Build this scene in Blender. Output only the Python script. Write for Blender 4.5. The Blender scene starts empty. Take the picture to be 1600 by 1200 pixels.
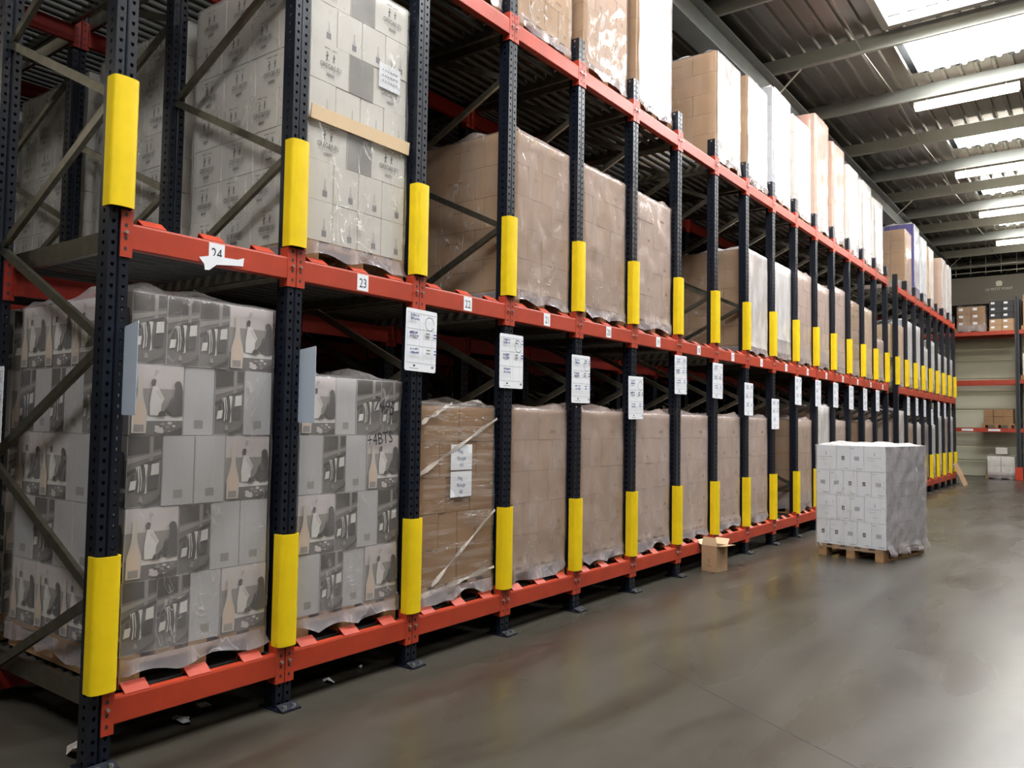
import bpy, math, random
from mathutils import Matrix, Vector, noise
C = bpy.context.scene
COL = C.collection
rnd = random.Random(7)
# ---------------------------------------------------------------- camera
cam = bpy.data.objects.new('camera', bpy.data.cameras.new('camera'))
COL.objects.link(cam); C.camera = cam
cam.data.sensor_width = 36.0
cam.data.lens = 1250.0 / 1600.0 * 36.0
cam.data.clip_start = 0.05; cam.data.clip_end = 200
YAW, PIT, ROL = .6418, .0492, .0156
_f = Vector((-math.sin(YAW)*math.cos(PIT), math.cos(YAW)*math.cos(PIT), math.sin(PIT)))
_r = Vector((math.cos(YAW), math.sin(YAW), 0)); _u = _r.cross(_f)
_c, _s = math.cos(ROL), math.sin(ROL)
_R, _U = _c*_r + _s*_u, -_s*_r + _c*_u
M4 = Matrix((( _R.x, _U.x, -_f.x, 3.6522), (_R.y, _U.y, -_f.y, -1.8384), (_R.z, _U.z, -_f.z, 1.5743), (0, 0, 0, 1)))
cam.matrix_world = M4
# ---------------------------------------------------------------- world, exposure
w = bpy.data.worlds.new('world'); C.world = w; w.use_nodes = True
w.node_tree.nodes['Background'].inputs[0].default_value = (.85, .93, 1, 1)
w.node_tree.nodes['Background'].inputs[1].default_value = 1.0
C.view_settings.view_transform = 'Standard'; C.view_settings.look = 'None'
C.view_settings.gamma = 1; C.view_settings.use_curve_mapping = False
C.view_settings.exposure = 1.05
LAMP_POWER = 30.0        # emission of the batten diffusers
SKY_POWER = 11.0          # emission of the daylit roof panels
C.cycles.max_bounces = 8; C.cycles.diffuse_bounces = 4; C.cycles.glossy_bounces = 3
C.cycles.transparent_max_bounces = 10; C.cycles.transmission_bounces = 4
C.cycles.sample_clamp_indirect = 4.0; C.cycles.caustics_reflective = False; C.cycles.caustics_refractive = False
C.cycles.blur_glossy = 0.5

# ---------------------------------------------------------------- materials
def srgb(r, g, b):
    f = lambda v: (v/255/12.92) if v/255 <= .04045 else ((v/255+.055)/1.055)**2.4
    return (f(r), f(g), f(b), 1)
MATS = {}
def mat(name, col, rough=.6, metal=0, spec=.5, bump=0, bscale=30, vary=0, vscale=3, emit=None, estr=0):
    m = bpy.data.materials.new(name); m.use_nodes = True
    nt = m.node_tree; p = nt.nodes['Principled BSDF']
    p.inputs['Base Color'].default_value = col; p.inputs['Roughness'].default_value = rough
    p.inputs['Metallic'].default_value = metal; p.inputs['Specular IOR Level'].default_value = spec
    if emit:
        p.inputs['Emission Color'].default_value = emit; p.inputs['Emission Strength'].default_value = estr
    if bump or vary:
        tc = nt.nodes.new('ShaderNodeTexCoord')
        n = nt.nodes.new('ShaderNodeTexNoise'); n.inputs['Detail'].default_value = 5
        n.inputs['Scale'].default_value = bscale
        geo = nt.nodes.new('ShaderNodeNewGeometry')
        nt.links.new(geo.outputs['Position'], n.inputs['Vector'])
        if bump:
            b = nt.nodes.new('ShaderNodeBump'); b.inputs['Strength'].default_value = bump; b.inputs['Distance'].default_value = .01
            nt.links.new(n.outputs['Fac'], b.inputs['Height']); nt.links.new(b.outputs['Normal'], p.inputs['Normal'])
        if vary:
            n2 = nt.nodes.new('ShaderNodeTexNoise'); n2.inputs['Scale'].default_value = vscale; n2.inputs['Detail'].default_value = 6
            nt.links.new(geo.outputs['Position'], n2.inputs['Vector'])
            mx = nt.nodes.new('ShaderNodeMix'); mx.data_type = 'RGBA'; mx.blend_type = 'MULTIPLY'
            mr = nt.nodes.new('ShaderNodeMapRange'); mr.inputs[1].default_value = .3; mr.inputs[2].default_value = .7
            mr.inputs[3].default_value = 1-vary; mr.inputs[4].default_value = 1.0
            nt.links.new(n2.outputs['Fac'], mr.inputs[0])
            mx.inputs[0].default_value = 1; mx.inputs[6].default_value = col
            nt.links.new(mr.outputs[0], mx.inputs[7]); nt.links.new(mx.outputs[2], p.inputs['Base Color'])
    MATS[name] = m
    return m
mat('navy', srgb(15, 21, 34), .36, 0, .5, vary=.25, vscale=9)
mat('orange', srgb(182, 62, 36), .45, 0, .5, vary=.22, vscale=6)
mat('orange_shaded', srgb(146, 36, 22), .5, 0, .4, vary=.25, vscale=5)  # beam orange darkened: the shade inside the rack is put into the colour
mat('yellow', srgb(242, 206, 20), .5, 0, .3, vary=.12, vscale=7)
mat('galva', srgb(128, 123, 108), .36, .85, .5, vary=.35, vscale=14)
mat('galva_dark', srgb(78, 78, 74), .5, .5, .5, vary=.35, vscale=10)
mat('steel_bright', srgb(205, 205, 200), .3, .9)
mat('dark_metal', srgb(70, 72, 72), .5, .3, vary=.2)
mat('white_paper', srgb(238, 238, 242), .6)
mat('card_blue', srgb(205, 216, 232), .5)
mat('ink', srgb(35, 35, 40), .7)
mat('ink_blue', srgb(62, 74, 130), .7)
mat('ink_grey', srgb(140, 138, 140), .7)
mat('ink_mid', srgb(112, 108, 106), .7)
mat('ink_faint', srgb(196, 190, 190), .7)
mat('kraft', srgb(184, 150, 118), .75, 0, .3, vary=.12, vscale=5)
mat('kraft_dark', srgb(158, 122, 88), .75, 0, .3, vary=.14, vscale=5)
mat('kraft_pale', srgb(222, 194, 158), .75, 0, .3)
mat('kraft_pink', srgb(204, 176, 158), .7, 0, .3, vary=.08)
mat('white_carton', srgb(228, 222, 214), .6, 0, .4, vary=.05)
mat('white_cool', srgb(226, 228, 234), .6, 0, .4)
mat('grey_carton', srgb(160, 155, 150), .6, 0, .4, vary=.06)
mat('grey_plain', srgb(198, 196, 196), .6, 0, .4, vary=.05)
mat('print_sky', srgb(216, 206, 204), .6)
mat('print_mid', srgb(160, 154, 148), .6)
mat('print_dark', srgb(84, 82, 80), .6)
mat('print_base', srgb(122, 118, 115), .6)
mat('print_deep', srgb(82, 78, 74), .6)
mat('print_pale', srgb(232, 228, 222), .6)
mat('print_skin', srgb(224, 202, 182), .6)
mat('print_bottle', srgb(214, 204, 192), .6)
mat('wood', srgb(170, 132, 94), .8, 0, .3, bump=.3, bscale=40, vary=.3, vscale=8)
mat('wood_dark', srgb(120, 92, 66), .85, 0, .3, vary=.3, vscale=8)
mat('roof', srgb(112, 109, 101), .27, .4, .5, vary=.12, vscale=1.5)
mat('purlin', srgb(138, 137, 127), .42, .2, .5, vary=.12, vscale=3)
mat('girder', srgb(128, 130, 126), .5, .2, .5, vary=.15)
mat('cream_panel', srgb(206, 202, 178), .55, 0, .4, vary=.06, vscale=2)
mat('side_wall', srgb(126, 124, 116), .7, 0, .3, vary=.08, vscale=1)
mat('dark_wall', srgb(66, 66, 64), .8)
mat('banner', srgb(122, 118, 110), .7, vary=.08, vscale=1.2)
mat('banner_ink', srgb(226, 224, 216), .7)
mat('purple', srgb(82, 74, 140), .6)
mat('black_box', srgb(46, 46, 48), .6)
mat('red_post', srgb(206, 62, 34), .5)
mat('lamp', (1, .95, .8, 1), .5, emit=(1, .91, .77, 1), estr=LAMP_POWER)
mat('skylight', (.9, .95, 1, 1), .5, emit=(.93, .97, 1, 1), estr=SKY_POWER)
mat('black_film', srgb(40, 42, 42), .25, 0, .6)

def wrap_mat(name, base, fac0, fac1, col, scale=(7, 7, 2.2), rough=.14, rotz=.35, bump=.3, streak=.5):
    m = bpy.data.materials.new(name); m.use_nodes = True
    nt = m.node_tree; nt.nodes.clear(); N = nt.nodes.new; L = nt.links.new
    out = N('ShaderNodeOutputMaterial'); mix = N('ShaderNodeMixShader'); tr = N('ShaderNodeBsdfTransparent'); p = N('ShaderNodeBsdfPrincipled')
    tr.inputs[0].default_value = (.98, .98, .98, 1)
    p.inputs['Base Color'].default_value = col; p.inputs['Roughness'].default_value = rough; p.inputs['Specular IOR Level'].default_value = .7
    tc = N('ShaderNodeTexCoord'); mp = N('ShaderNodeMapping'); mp.inputs['Scale'].default_value = scale
    mp.inputs['Rotation'].default_value = (rotz, .2, 0)
    L(tc.outputs['Object'], mp.inputs[0])
    def noise_(sc, det, dist):
        n = N('ShaderNodeTexNoise'); n.inputs['Scale'].default_value = sc; n.inputs['Detail'].default_value = det; n.inputs['Distortion'].default_value = dist
        L(mp.outputs[0], n.inputs['Vector']); return n.outputs['Fac']
    def ramp(f, a, b_, c, d):
        r = N('ShaderNodeMapRange'); r.interpolation_type = 'SMOOTHSTEP'
        for i, v in enumerate((a, b_, c, d)): r.inputs[i+1].default_value = v
        L(f, r.inputs[0]); return r.outputs[0]
    def math_(op, x, y):
        q = N('ShaderNodeMath'); q.operation = op
        for i, v in enumerate((x, y)):
            if isinstance(v, float): q.inputs[i].default_value = v
            else: L(v, q.inputs[i])
        return q.outputs[0]
    haze = ramp(noise_(.8, 2, .5), .4, .7, fac0, fac1)
    # thin creases: where a warped noise crosses its mid value
    n2 = noise_(1.3, 1, 1.8)
    crease = ramp(math_('ABSOLUTE', math_('SUBTRACT', n2, .5), 0.0), 0.0, .022, 1.0, 0.0)
    gate = ramp(noise_(.55, 1, 0), .5, .62, 0.0, 1.0)
    crease = math_('MULTIPLY', crease, gate)
    lw = N('ShaderNodeLayerWeight'); lw.inputs[0].default_value = .25
    f = math_('ADD', math_('MULTIPLY', lw.outputs['Fresnel'], float(base)), haze)
    f = math_('ADD', f, math_('MULTIPLY', crease, float(streak)))
    q = N('ShaderNodeClamp'); L(f, q.inputs[0])
    hgt = math_('ADD', noise_(2.2, 2, 1.2), math_('MULTIPLY', crease, .35))
    b = N('ShaderNodeBump'); b.inputs['Strength'].default_value = bump; b.inputs['Distance'].default_value = .02
    L(hgt, b.inputs['Height']); L(b.outputs['Normal'], p.inputs['Normal'])
    L(q.outputs[0], mix.inputs[0]); L(tr.outputs[0], mix.inputs[1]); L(p.outputs[0], mix.inputs[2]); L(mix.outputs[0], out.inputs[0])
    MATS[name] = m; return m
wrap_mat('wrap_clear', .42, .02, .09, (.92, .91, .88, 1), rough=.1, streak=.5, bump=.3)
wrap_mat('wrap_film', .3, .08, .16, srgb(215, 206, 204), rough=.12, streak=.3, bump=.3)
wrap_mat('wrap_hazy', .25, .26, .42, srgb(206, 190, 184), scale=(6, 6, 2.5), streak=.25, bump=.35)
wrap_mat('wrap_white', .2, .55, .75, srgb(232, 226, 224), streak=.2)
wrap_mat('wrap_pink', .2, .55, .7, srgb(226, 178, 164), streak=.2)
wrap_mat('wrap_grey', .2, .4, .5, srgb(196, 186, 188), scale=(2.5, 3.5, 1.6), rotz=.7, streak=.35, bump=.22)
wrap_mat('wrap_stretch', .25, .03, .18, (.85, .82, .8, 1), scale=(2, 2, 26), rotz=.06, streak=.7, bump=.5)
wrap_mat('wrap_band', .2, .6, .85, srgb(222, 212, 202), bump=.5)

def floor_mat():
    m = bpy.data.materials.new('concrete'); m.use_nodes = True
    nt = m.node_tree; N = nt.nodes.new; L = nt.links.new; p = nt.nodes['Principled BSDF']
    g = N('ShaderNodeNewGeometry')
    mp = N('ShaderNodeMapping'); mp.inputs['Scale'].default_value = (1.6, .45, 1); L(g.outputs['Position'], mp.inputs[0])
    n = N('ShaderNodeTexNoise'); n.inputs['Scale'].default_value = 1.3; n.inputs['Detail'].default_value = 8; n.inputs['Distortion'].default_value = .6
    n2 = N('ShaderNodeTexNoise'); n2.inputs['Scale'].default_value = 9; n2.inputs['Detail'].default_value = 8
    L(mp.outputs[0], n.inputs['Vector']); L(g.outputs['Position'], n2.inputs['Vector'])
    cr = N('ShaderNodeValToRGB'); e = cr.color_ramp.elements
    e[0].position = .32; e[0].color = srgb(56, 49, 42); e[1].position = .62; e[1].color = srgb(80, 76, 69)
    k = e.new(.46); k.color = srgb(71, 67, 58)
    mx = N('ShaderNodeMix'); mx.data_type = 'RGBA'; mx.blend_type = 'MULTIPLY'; mx.inputs[0].default_value = .35
    L(n.outputs['Fac'], cr.inputs[0]); L(cr.outputs[0], mx.inputs[6]); L(n2.outputs['Fac'], mx.inputs[7]); L(mx.outputs[2], p.inputs['Base Color'])
    mr = N('ShaderNodeMapRange'); mr.inputs[1].default_value = .3; mr.inputs[2].default_value = .7; mr.inputs[3].default_value = .33; mr.inputs[4].default_value = .24
    n3 = N('ShaderNodeTexNoise'); n3.inputs['Scale'].default_value = .9; n3.inputs['Detail'].default_value = 2; L(mp.outputs[0], n3.inputs['Vector'])
    L(n3.outputs['Fac'], mr.inputs[0]); L(mr.outputs[0], p.inputs['Roughness'])
    b = N('ShaderNodeBump'); b.inputs['Strength'].default_value = .02; b.inputs['Distance'].default_value = .004
    L(n2.outputs['Fac'], b.inputs['Height']); L(b.outputs['Normal'], p.inputs['Normal'])
    p.inputs['Specular IOR Level'].default_value = .5
    MATS['concrete'] = m
floor_mat()

# ---------------------------------------------------------------- mesh builder
class MB:
    def __init__(s): s.v = []; s.f = []; s.m = []; s.mats = []; s.smooth = []
    def mi(s, m):
        if m not in s.mats: s.mats.append(m)
        return s.mats.index(m)
    def face(s, pts, m, sm=False):
        n = len(s.v); s.v += [tuple(p) for p in pts]; s.f.append(tuple(range(n, n+len(pts)))); s.m.append(s.mi(m)); s.smooth.append(sm)
    def box(s, x0, x1, y0, y1, z0, z1, m):
        n = len(s.v); k = s.mi(m)
        s.v += [(x0, y0, z0), (x1, y0, z0), (x1, y1, z0), (x0, y1, z0), (x0, y0, z1), (x1, y0, z1), (x1, y1, z1), (x0, y1, z1)]
        for q in ((0, 3, 2, 1), (4, 5, 6, 7), (0, 1, 5, 4), (1, 2, 6, 5), (2, 3, 7, 6), (3, 0, 4, 7)):
            s.f.append(tuple(n+i for i in q)); s.m.append(k); s.smooth.append(False)
    def bar(s, a, b, wd, th, m, up=(0, 0, 1)):
        a, b = Vector(a), Vector(b); d = (b-a).normalized(); up = Vector(up)
        x = d.cross(up)
        if x.length < 1e-4: x = d.cross(Vector((1, 0, 0)))
        x.normalize(); y = x.cross(d); n = len(s.v); k = s.mi(m)
        for p in (a, b):
            for sx, sy in ((-1, -1), (1, -1), (1, 1), (-1, 1)):
                s.v.append(tuple(p + x*sx*wd/2 + y*sy*th/2))
        for q in ((0, 1, 2, 3), (7, 6, 5, 4), (0, 4, 5, 1), (1, 5, 6, 2), (2, 6, 7, 3), (3, 7, 4, 0)):
            s.f.append(tuple(n+i for i in q)); s.m.append(k); s.smooth.append(False)
    def tube(s, a, b, r, m, n=8, caps=True):
        a, b = Vector(a), Vector(b); d = (b-a).normalized()
        x = d.cross(Vector((0, 0, 1)))
        if x.length < 1e-4: x = Vector((1, 0, 0))
        x.normalize(); y = d.cross(x); k = s.mi(m); o = len(s.v)
        for p in (a, b):
            for i in range(n):
                t = 2*math.pi*i/n; s.v.append(tuple(p + x*r*math.cos(t) + y*r*math.sin(t)))
        for i in range(n):
            j = (i+1) % n; s.f.append((o+i, o+n+i, o+n+j, o+j)[::-1]); s.m.append(k); s.smooth.append(True)
        if caps:
            o2 = len(s.v); s.v += s.v[o:o+2*n]
            s.f.append(tuple(o2+i for i in range(n))); s.m.append(k); s.smooth.append(False)
            s.f.append(tuple(o2+n+i for i in range(n))[::-1]); s.m.append(k); s.smooth.append(False)
    def extrude(s, prof, a, b, axis, m, closed=True, sm=False):
        """profile of 2-D points swept along axis ('x','y','z') from a to b"""
        k = s.mi(m); o = len(s.v); n = len(prof)
        def P(p, t):
            return {'x': (t, p[0], p[1]), 'y': (p[0], t, p[1]), 'z': (p[0], p[1], t)}[axis]
        for t in (a, b): s.v += [P(p, t) for p in prof]
        for i in range(n if closed else n-1):
            j = (i+1) % n; s.f.append((o+i, o+j, o+n+j, o+n+i)); s.m.append(k); s.smooth.append(sm)
        if closed:
            s.f.append(tuple(o+i for i in range(n))[::-1]); s.m.append(k); s.smooth.append(False)
            s.f.append(tuple(o+n+i for i in range(n))); s.m.append(k); s.smooth.append(False)
    def mesh(s, name):
        me = bpy.data.meshes.new(name); me.from_pydata(s.v, [], s.f)
        for m in s.mats: me.materials.append(MATS[m])
        me.polygons.foreach_set('material_index', s.m); me.polygons.foreach_set('use_smooth', s.smooth)
        me.update(); return me
def link(name, me, parent=None, loc=(0, 0, 0), rot=None, label=None, cat=None, group=None, kind=None):
    o = bpy.data.objects.new(name, me); COL.objects.link(o); o.location = loc
    if rot: o.rotation_euler = rot
    if parent: o.parent = parent
    if label: o['label'] = label
    if cat: o['category'] = cat
    if group: o['group'] = group
    if kind: o['kind'] = kind
    return o
def thing(name, label, cat, loc=(0, 0, 0), rz=0, group=None):
    return link(name, None, None, loc, (0, 0, rz), label, cat, group)
_tcache = {}
def text_data(s):
    """outline of a word as triangles in the unit plane: (verts, faces, width) with cap height about 0.7"""
    if s in _tcache: return _tcache[s]
    cu = bpy.data.curves.new('t', 'FONT'); cu.body = s; cu.size = 1; cu.resolution_u = 2
    o = bpy.data.objects.new('t', cu); COL.objects.link(o)
    dg = bpy.context.evaluated_depsgraph_get(); me = o.evaluated_get(dg).to_mesh()
    vs = [(v.co.x, v.co.y) for v in me.vertices]; fs = [tuple(p.vertices) for p in me.polygons]
    x0 = min(v[0] for v in vs); x1 = max(v[0] for v in vs)
    r = ([(v[0]-x0, v[1]) for v in vs], fs, x1-x0)
    o.evaluated_get(dg).to_mesh_clear(); bpy.data.objects.remove(o); _tcache[s] = r
    return r
ORD = ('first second third fourth fifth sixth seventh eighth ninth tenth eleventh twelfth thirteenth fourteenth fifteenth '
       'sixteenth seventeenth eighteenth nineteenth twentieth').split()
ORD += ['twenty-'+w for w in ORD[:9]]
def lane_name(i):
    return f"{ORD[i]} lane from the near end"

# 2-D drawing on a face: F maps (u, v, layer) to a point
class Face:
    def __init__(s, mb, F): s.mb, s.F, s.l = mb, F, 0
    def poly(s, pts, m):
        s.l += 1; s.mb.face([s.F(u, v, s.l) for u, v in pts], m)
    def rect(s, u0, u1, v0, v1, m): s.poly([(u0, v0), (u1, v0), (u1, v1), (u0, v1)], m)
    def text(s, t, uc, v, size, m, asp=1.0, rot=0, stretch=1.0):
        vs, fs, wd = text_data(t); s.l += 1; k = s.mb.mi(m); o = len(s.mb.v)
        for x, y in vs:
            x = (x-wd/2)*size*stretch; y *= size
            x, y = x*math.cos(rot)-y*math.sin(rot), x*math.sin(rot)+y*math.cos(rot)
            s.mb.v.append(tuple(s.F(uc + x*asp, v + y, s.l)))
        for f in fs: s.mb.f.append(tuple(o+i for i in f)); s.mb.m.append(k); s.mb.smooth.append(False)
def front_face(mb, x, y0, w, z0, h):      # seen from +x, u to +y
    return Face(mb, lambda u, v, l: (x+.0003*l, y0+u*w, z0+v*h))
def side_face(mb, y, x0, d, z0, h):       # seen from -y, u to +x
    return Face(mb, lambda u, v, l: (x0+u*d, y-.0003*l, z0+v*h))

# ---------------------------------------------------------------- prints
def p_picture(F, asp):
    F.rect(.01, .99, .01, .99, 'print_sky')
    F.rect(.01, .99, .25, .66, 'print_mid')
    F.rect(.01, .99, .01, .27, 'print_base')
    F.poly([(.25, .2), (.99, .21), (.99, .27), (.3, .28)], 'print_pale')
    r = random.Random(3)
    for k in range(10):
        u = .3+.66*r.random(); v = .03+.14*r.random(); a = .03+.05*r.random()
        F.poly([(u, v), (min(.99, u+a*1.6), v-.01), (min(.99, u+a*1.9), v+a*.6), (u+a*.3, v+a*.7)], r.choice(['print_pale', 'print_mid', 'print_dark', 'print_sky']))
    F.poly([(.55, .02), (.98, .02), (.98, .12), (.8, .06)], 'print_deep')
    # seated person in pale shirt
    F.poly([(.36, .28), (.56, .28), (.57, .44), (.62, .52), (.56, .60), (.50, .68), (.44, .715), (.40, .70), (.38, .62), (.35, .45)], 'print_pale')
    F.poly([(.49, .66), (.54, .61), (.60, .52), (.585, .49), (.52, .54), (.45, .62)], 'print_sky')
    F.poly([(.38, .70), (.44, .695), (.465, .74), (.455, .78), (.42, .80), (.38, .785), (.365, .75)], 'print_dark')
    F.poly([(.44, .70), (.47, .70), (.475, .75), (.455, .76)], 'print_sky')
    # dark-haired person reaching out
    F.poly([(.68, .35), (.80, .27), (.97, .29), (.97, .48), (.95, .62), (.90, .66), (.82, .62), (.79, .52), (.76, .44), (.70, .40)], 'print_dark')
    F.poly([(.60, .33), (.64, .31), (.76, .45), (.78, .55), (.74, .52), (.70, .42)], 'print_dark')
    F.poly([(.83, .60), (.82, .68), (.80, .73), (.83, .77), (.88, .785), (.93, .76), (.955, .70), (.965, .55), (.93, .45)], 'print_deep')
    F.poly([(.50, .27), (.66, .27), (.63, .32), (.58, .35), (.53, .33)], 'print_deep')
    # bottle
    pr = [(.03, .03), (.03, .24), (.035, .33), (.10, .50), (.12, .60), (.125, .86), (.21, .86), (.215, .60), (.235, .50), (.30, .33), (.305, .24), (.29, .03)]
    F.poly(pr, 'print_bottle')
    F.poly([(.05, .06), (.05, .27), (.06, .34), (.13, .5), (.20, .5), (.27, .34), (.28, .27), (.27, .06)], 'print_skin')
    F.rect(.07, .25, .05, .15, 'print_mid')
    F.text('P', .46, .84, .12, 'print_mid', asp)
    for k in range(5): F.rect(.58+k*.07, .60+k*.07, .87, .89, 'ink_faint')
def p_scene(F, asp):
    F.rect(.01, .99, .01, .99, 'print_base')
    F.poly([(.01, .72), (.62, .76), (.62, .99), (.01, .99)], 'print_deep')
    F.poly([(.76, .8), (.99, .82), (.99, .99), (.76, .99)], 'print_deep')
    F.rect(.64, .74, .62, .99, 'print_mid')
    F.poly([(.01, .60), (.99, .74), (.99, .78), (.01, .68)], 'print_mid')
    F.poly([(.01, .5), (.5, .62), (.99, .70), (.99, .66), (.5, .56), (.01, .44)], 'print_deep')
    F.poly([(.3, .2), (.42, .24), (.44, .40), (.38, .58), (.24, .56), (.34, .38)], 'print_pale')
    F.poly([(.5, .18), (.58, .2), (.56, .40), (.6, .6), (.48, .6), (.52, .4)], 'print_pale')
    for k in range(4):
        F.poly([(.28+k*.07, .2), (.31+k*.07, .2), (.34+k*.07, .36), (.29+k*.07, .56), (.27+k*.07, .56), (.30+k*.07, .36)], 'print_dark')
    F.poly([(.62, .24), (.9, .26), (.92, .44), (.62, .42)], 'print_dark')
    F.poly([(.68, .44), (.92, .46), (.92, .62), (.70, .60)], 'print_pale')
    F.poly([(.06, .24), (.24, .26), (.27, .38), (.10, .37)], 'print_pale')
    F.poly([(.10, .37), (.2, .38), (.22, .46), (.12, .46)], 'print_dark')
    F.poly([(.01, .01), (.4, .01), (.9, .12), (.99, .2), (.99, .1), (.6, .01)], 'print_deep')
    F.poly([(.34, .08), (.48, .08), (.44, .15), (.38, .15)], 'print_mid')
def p_plain(F, asp):
    F.rect(.36, .64, .10, .22, 'grey_carton')
def figure(F, u, v, s, m):
    F.poly([(u, v), (u+.02*s, v+.07*s), (u+.04*s, v), (u+.05*s, v), (u+.035*s, v+.12*s), (u+.06*s, v+.16*s), (u+.05*s, v+.2*s), (u+.02*s, v+.2*s), (u-.01*s, v+.14*s), (u+.01*s, v+.1*s), (u-.015*s, v)], m)
    F.rect(u+.005*s, u+.045*s, v+.215*s, v+.25*s, m)
def p_grega(F, asp):
    figure(F, .38, .52, 1.05, 'ink_mid'); figure(F, .56, .55, .85, 'ink_mid'); F.rect(.46, .465, .48, .70, 'ink_faint')
    F.rect(.33, .47, .87, .885, 'ink_mid'); F.rect(.53, .66, .86, .872, 'ink_mid')
    F.text('GREG&JUJU', .5, .36, .19, 'ink_mid', asp, stretch=.72)
    F.rect(.25, .75, .305, .312, 'ink_mid'); F.rect(.31, .69, .275, .282, 'ink_faint')
    for k in range(9): F.rect(.40+k*.022, .412+k*.022, .17, .245, 'ink_mid')
    F.rect(.42, .58, .125, .135, 'ink_faint')
def p_grega_small(F, asp):
    F.rect(.58, .76, .12, .28, 'ink_grey'); F.poly([(.61, .29), (.645, .42), (.645, .58), (.69, .58), (.69, .42), (.73, .29)], 'ink_faint')
def p_grega_grey(F, asp):
    F.rect(0, 1, 0, 1, 'grey_carton'); F.rect(.6, .82, .12, .3, 'print_mid'); F.rect(.3, .5, .8, .82, 'print_mid')
def p_icon(F, asp):
    F.rect(.40, .60, .42, .58, 'ink'); F.poly([(.46, .45), (.5, .55), (.54, .52), (.51, .45)], 'white_cool')
    F.rect(.55, .9, .08, .10, 'ink_grey')
def p_code(F, asp):
    for k in range(9): F.rect(.32+k*.042, .345+k*.042, .42, .58, 'ink_grey')
    F.rect(.10, .3, .90, .915, 'ink_grey'); F.rect(.1, .26, .87, .88, 'ink_faint'); F.rect(.5, .9, .08, .10, 'ink_grey')
def p_wine(F, asp):
    F.poly([(.48, .62), (.52, .62), (.515, .72), (.5, .78), (.485, .72)], 'ink_grey')
    for k in range(7): F.rect(.16+k*.1, .20+k*.1, .52, .55, 'ink_grey')
    F.rect(.2, .55, .42, .435, 'ink_faint'); F.rect(.4, .6, .22, .235, 'ink_faint')
def p_kraft(F, asp):
    F.poly([(.42, .2), (.58, .2), (.62, .26), (.58, .32), (.42, .32), (.38, .26)], 'kraft_dark')
def p_kraft_text(F, asp):
    for k in range(5): F.rect(.3+k*.08, .35+k*.08, .62, .68, 'kraft_dark')
def p_none(F, asp): pass
PR = dict(picture=p_picture, scene=p_scene, plain=p_plain, grega=p_grega, gsmall=p_grega_small, ggrey=p_grega_grey, icon=p_icon,
          code=p_code, wine=p_wine, kraft=p_kraft, ktext=p_kraft_text, none=p_none)
_cart = {}
def carton_mesh(w_, d, h, m, fv='none', sv='none'):
    key = (round(w_, 3), round(d, 3), round(h, 3), m, fv, sv)
    if key in _cart: return _cart[key]
    g = .0018; mb = MB()
    X, Y, Z = d/2-g, w_/2-g, h-g*1.5; e = .004
    # box with softened vertical and top edges
    prof = [(-X, -Y+e), (-X+e, -Y), (X-e, -Y), (X, -Y+e), (X, Y-e), (X-e, Y), (-X+e, Y), (-X, Y-e)]
    mb.extrude(prof, 0, Z, 'z', m)
    mb.box(-X*.98, X*.98, -.025, .025, Z, Z+.0006, m)     # tape along the lid seam
    PR[fv](front_face(mb, X+.0002, -Y, 2*Y, 0, Z), Z/(2*Y)); PR[sv](side_face(mb, -Y-.0002, -X, 2*X, 0, Z), Z/(2*X))
    _cart[key] = mb.mesh('carton'); return _cart[key]

# ---------------------------------------------------------------- pallets
_pal = {}
def pallet_parts(w_, d):
    key = (w_, d)
    if key in _pal: return _pal[key]
    base = MB()
    for k in (0, 1, 2):
        y = -w_/2 + (w_-.1)*k/2
        base.box(-d/2, d/2, y, y+.1, 0, .022, 'wood')
    for k in (0, 1, 2):
        x = -d/2 + (d-.145)*k/2
        base.box(x, x+.145, -w_/2, w_/2, .1, .122, 'wood')
    blk = MB(); blk.box(-.0725, .0725, -.05, .05, 0, .078, 'wood')
    brd = MB(); brd.box(-d/2, d/2, -.05, .05, 0, .022, 'wood')
    _pal[key] = (base.mesh('pallet'), blk.mesh('block'), brd.mesh('deck_board'))
    full = MB()
    full.v += []; full.box(-d/2, d/2, -w_/2, w_/2, .122, .144, 'wood')
    for k in (0, 1, 2):
        y = -w_/2 + (w_-.1)*k/2; full.box(-d/2, d/2, y, y+.1, 0, .022, 'wood')
        for j in (0, 1, 2):
            x = -d/2 + (d-.145)*j/2; full.box(x, x+.145, y, y+.1, .022, .122, 'wood')
    _pal[key] += (full.mesh('pallet'),)
    return _pal[key]
def add_pallet(root, w_, d, near):
    base, blk, brd, full = pallet_parts(w_, d)
    if not near:
        return link('wooden_pallet', full, root, (-d/2, w_/2, 0))
    p = link('wooden_pallet', base, root, (-d/2, w_/2, 0))
    for k in range(3):
        for j in range(3):
            link('block', blk, p, (-d/2+.0725+(d-.145)*j/2, -w_/2+.05+(w_-.1)*k/2, .022))
    for k in range(5):
        link('deck_board', brd, p, (0, -w_/2+.05+(w_-.1)*k/4, .122))
    return p

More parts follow.
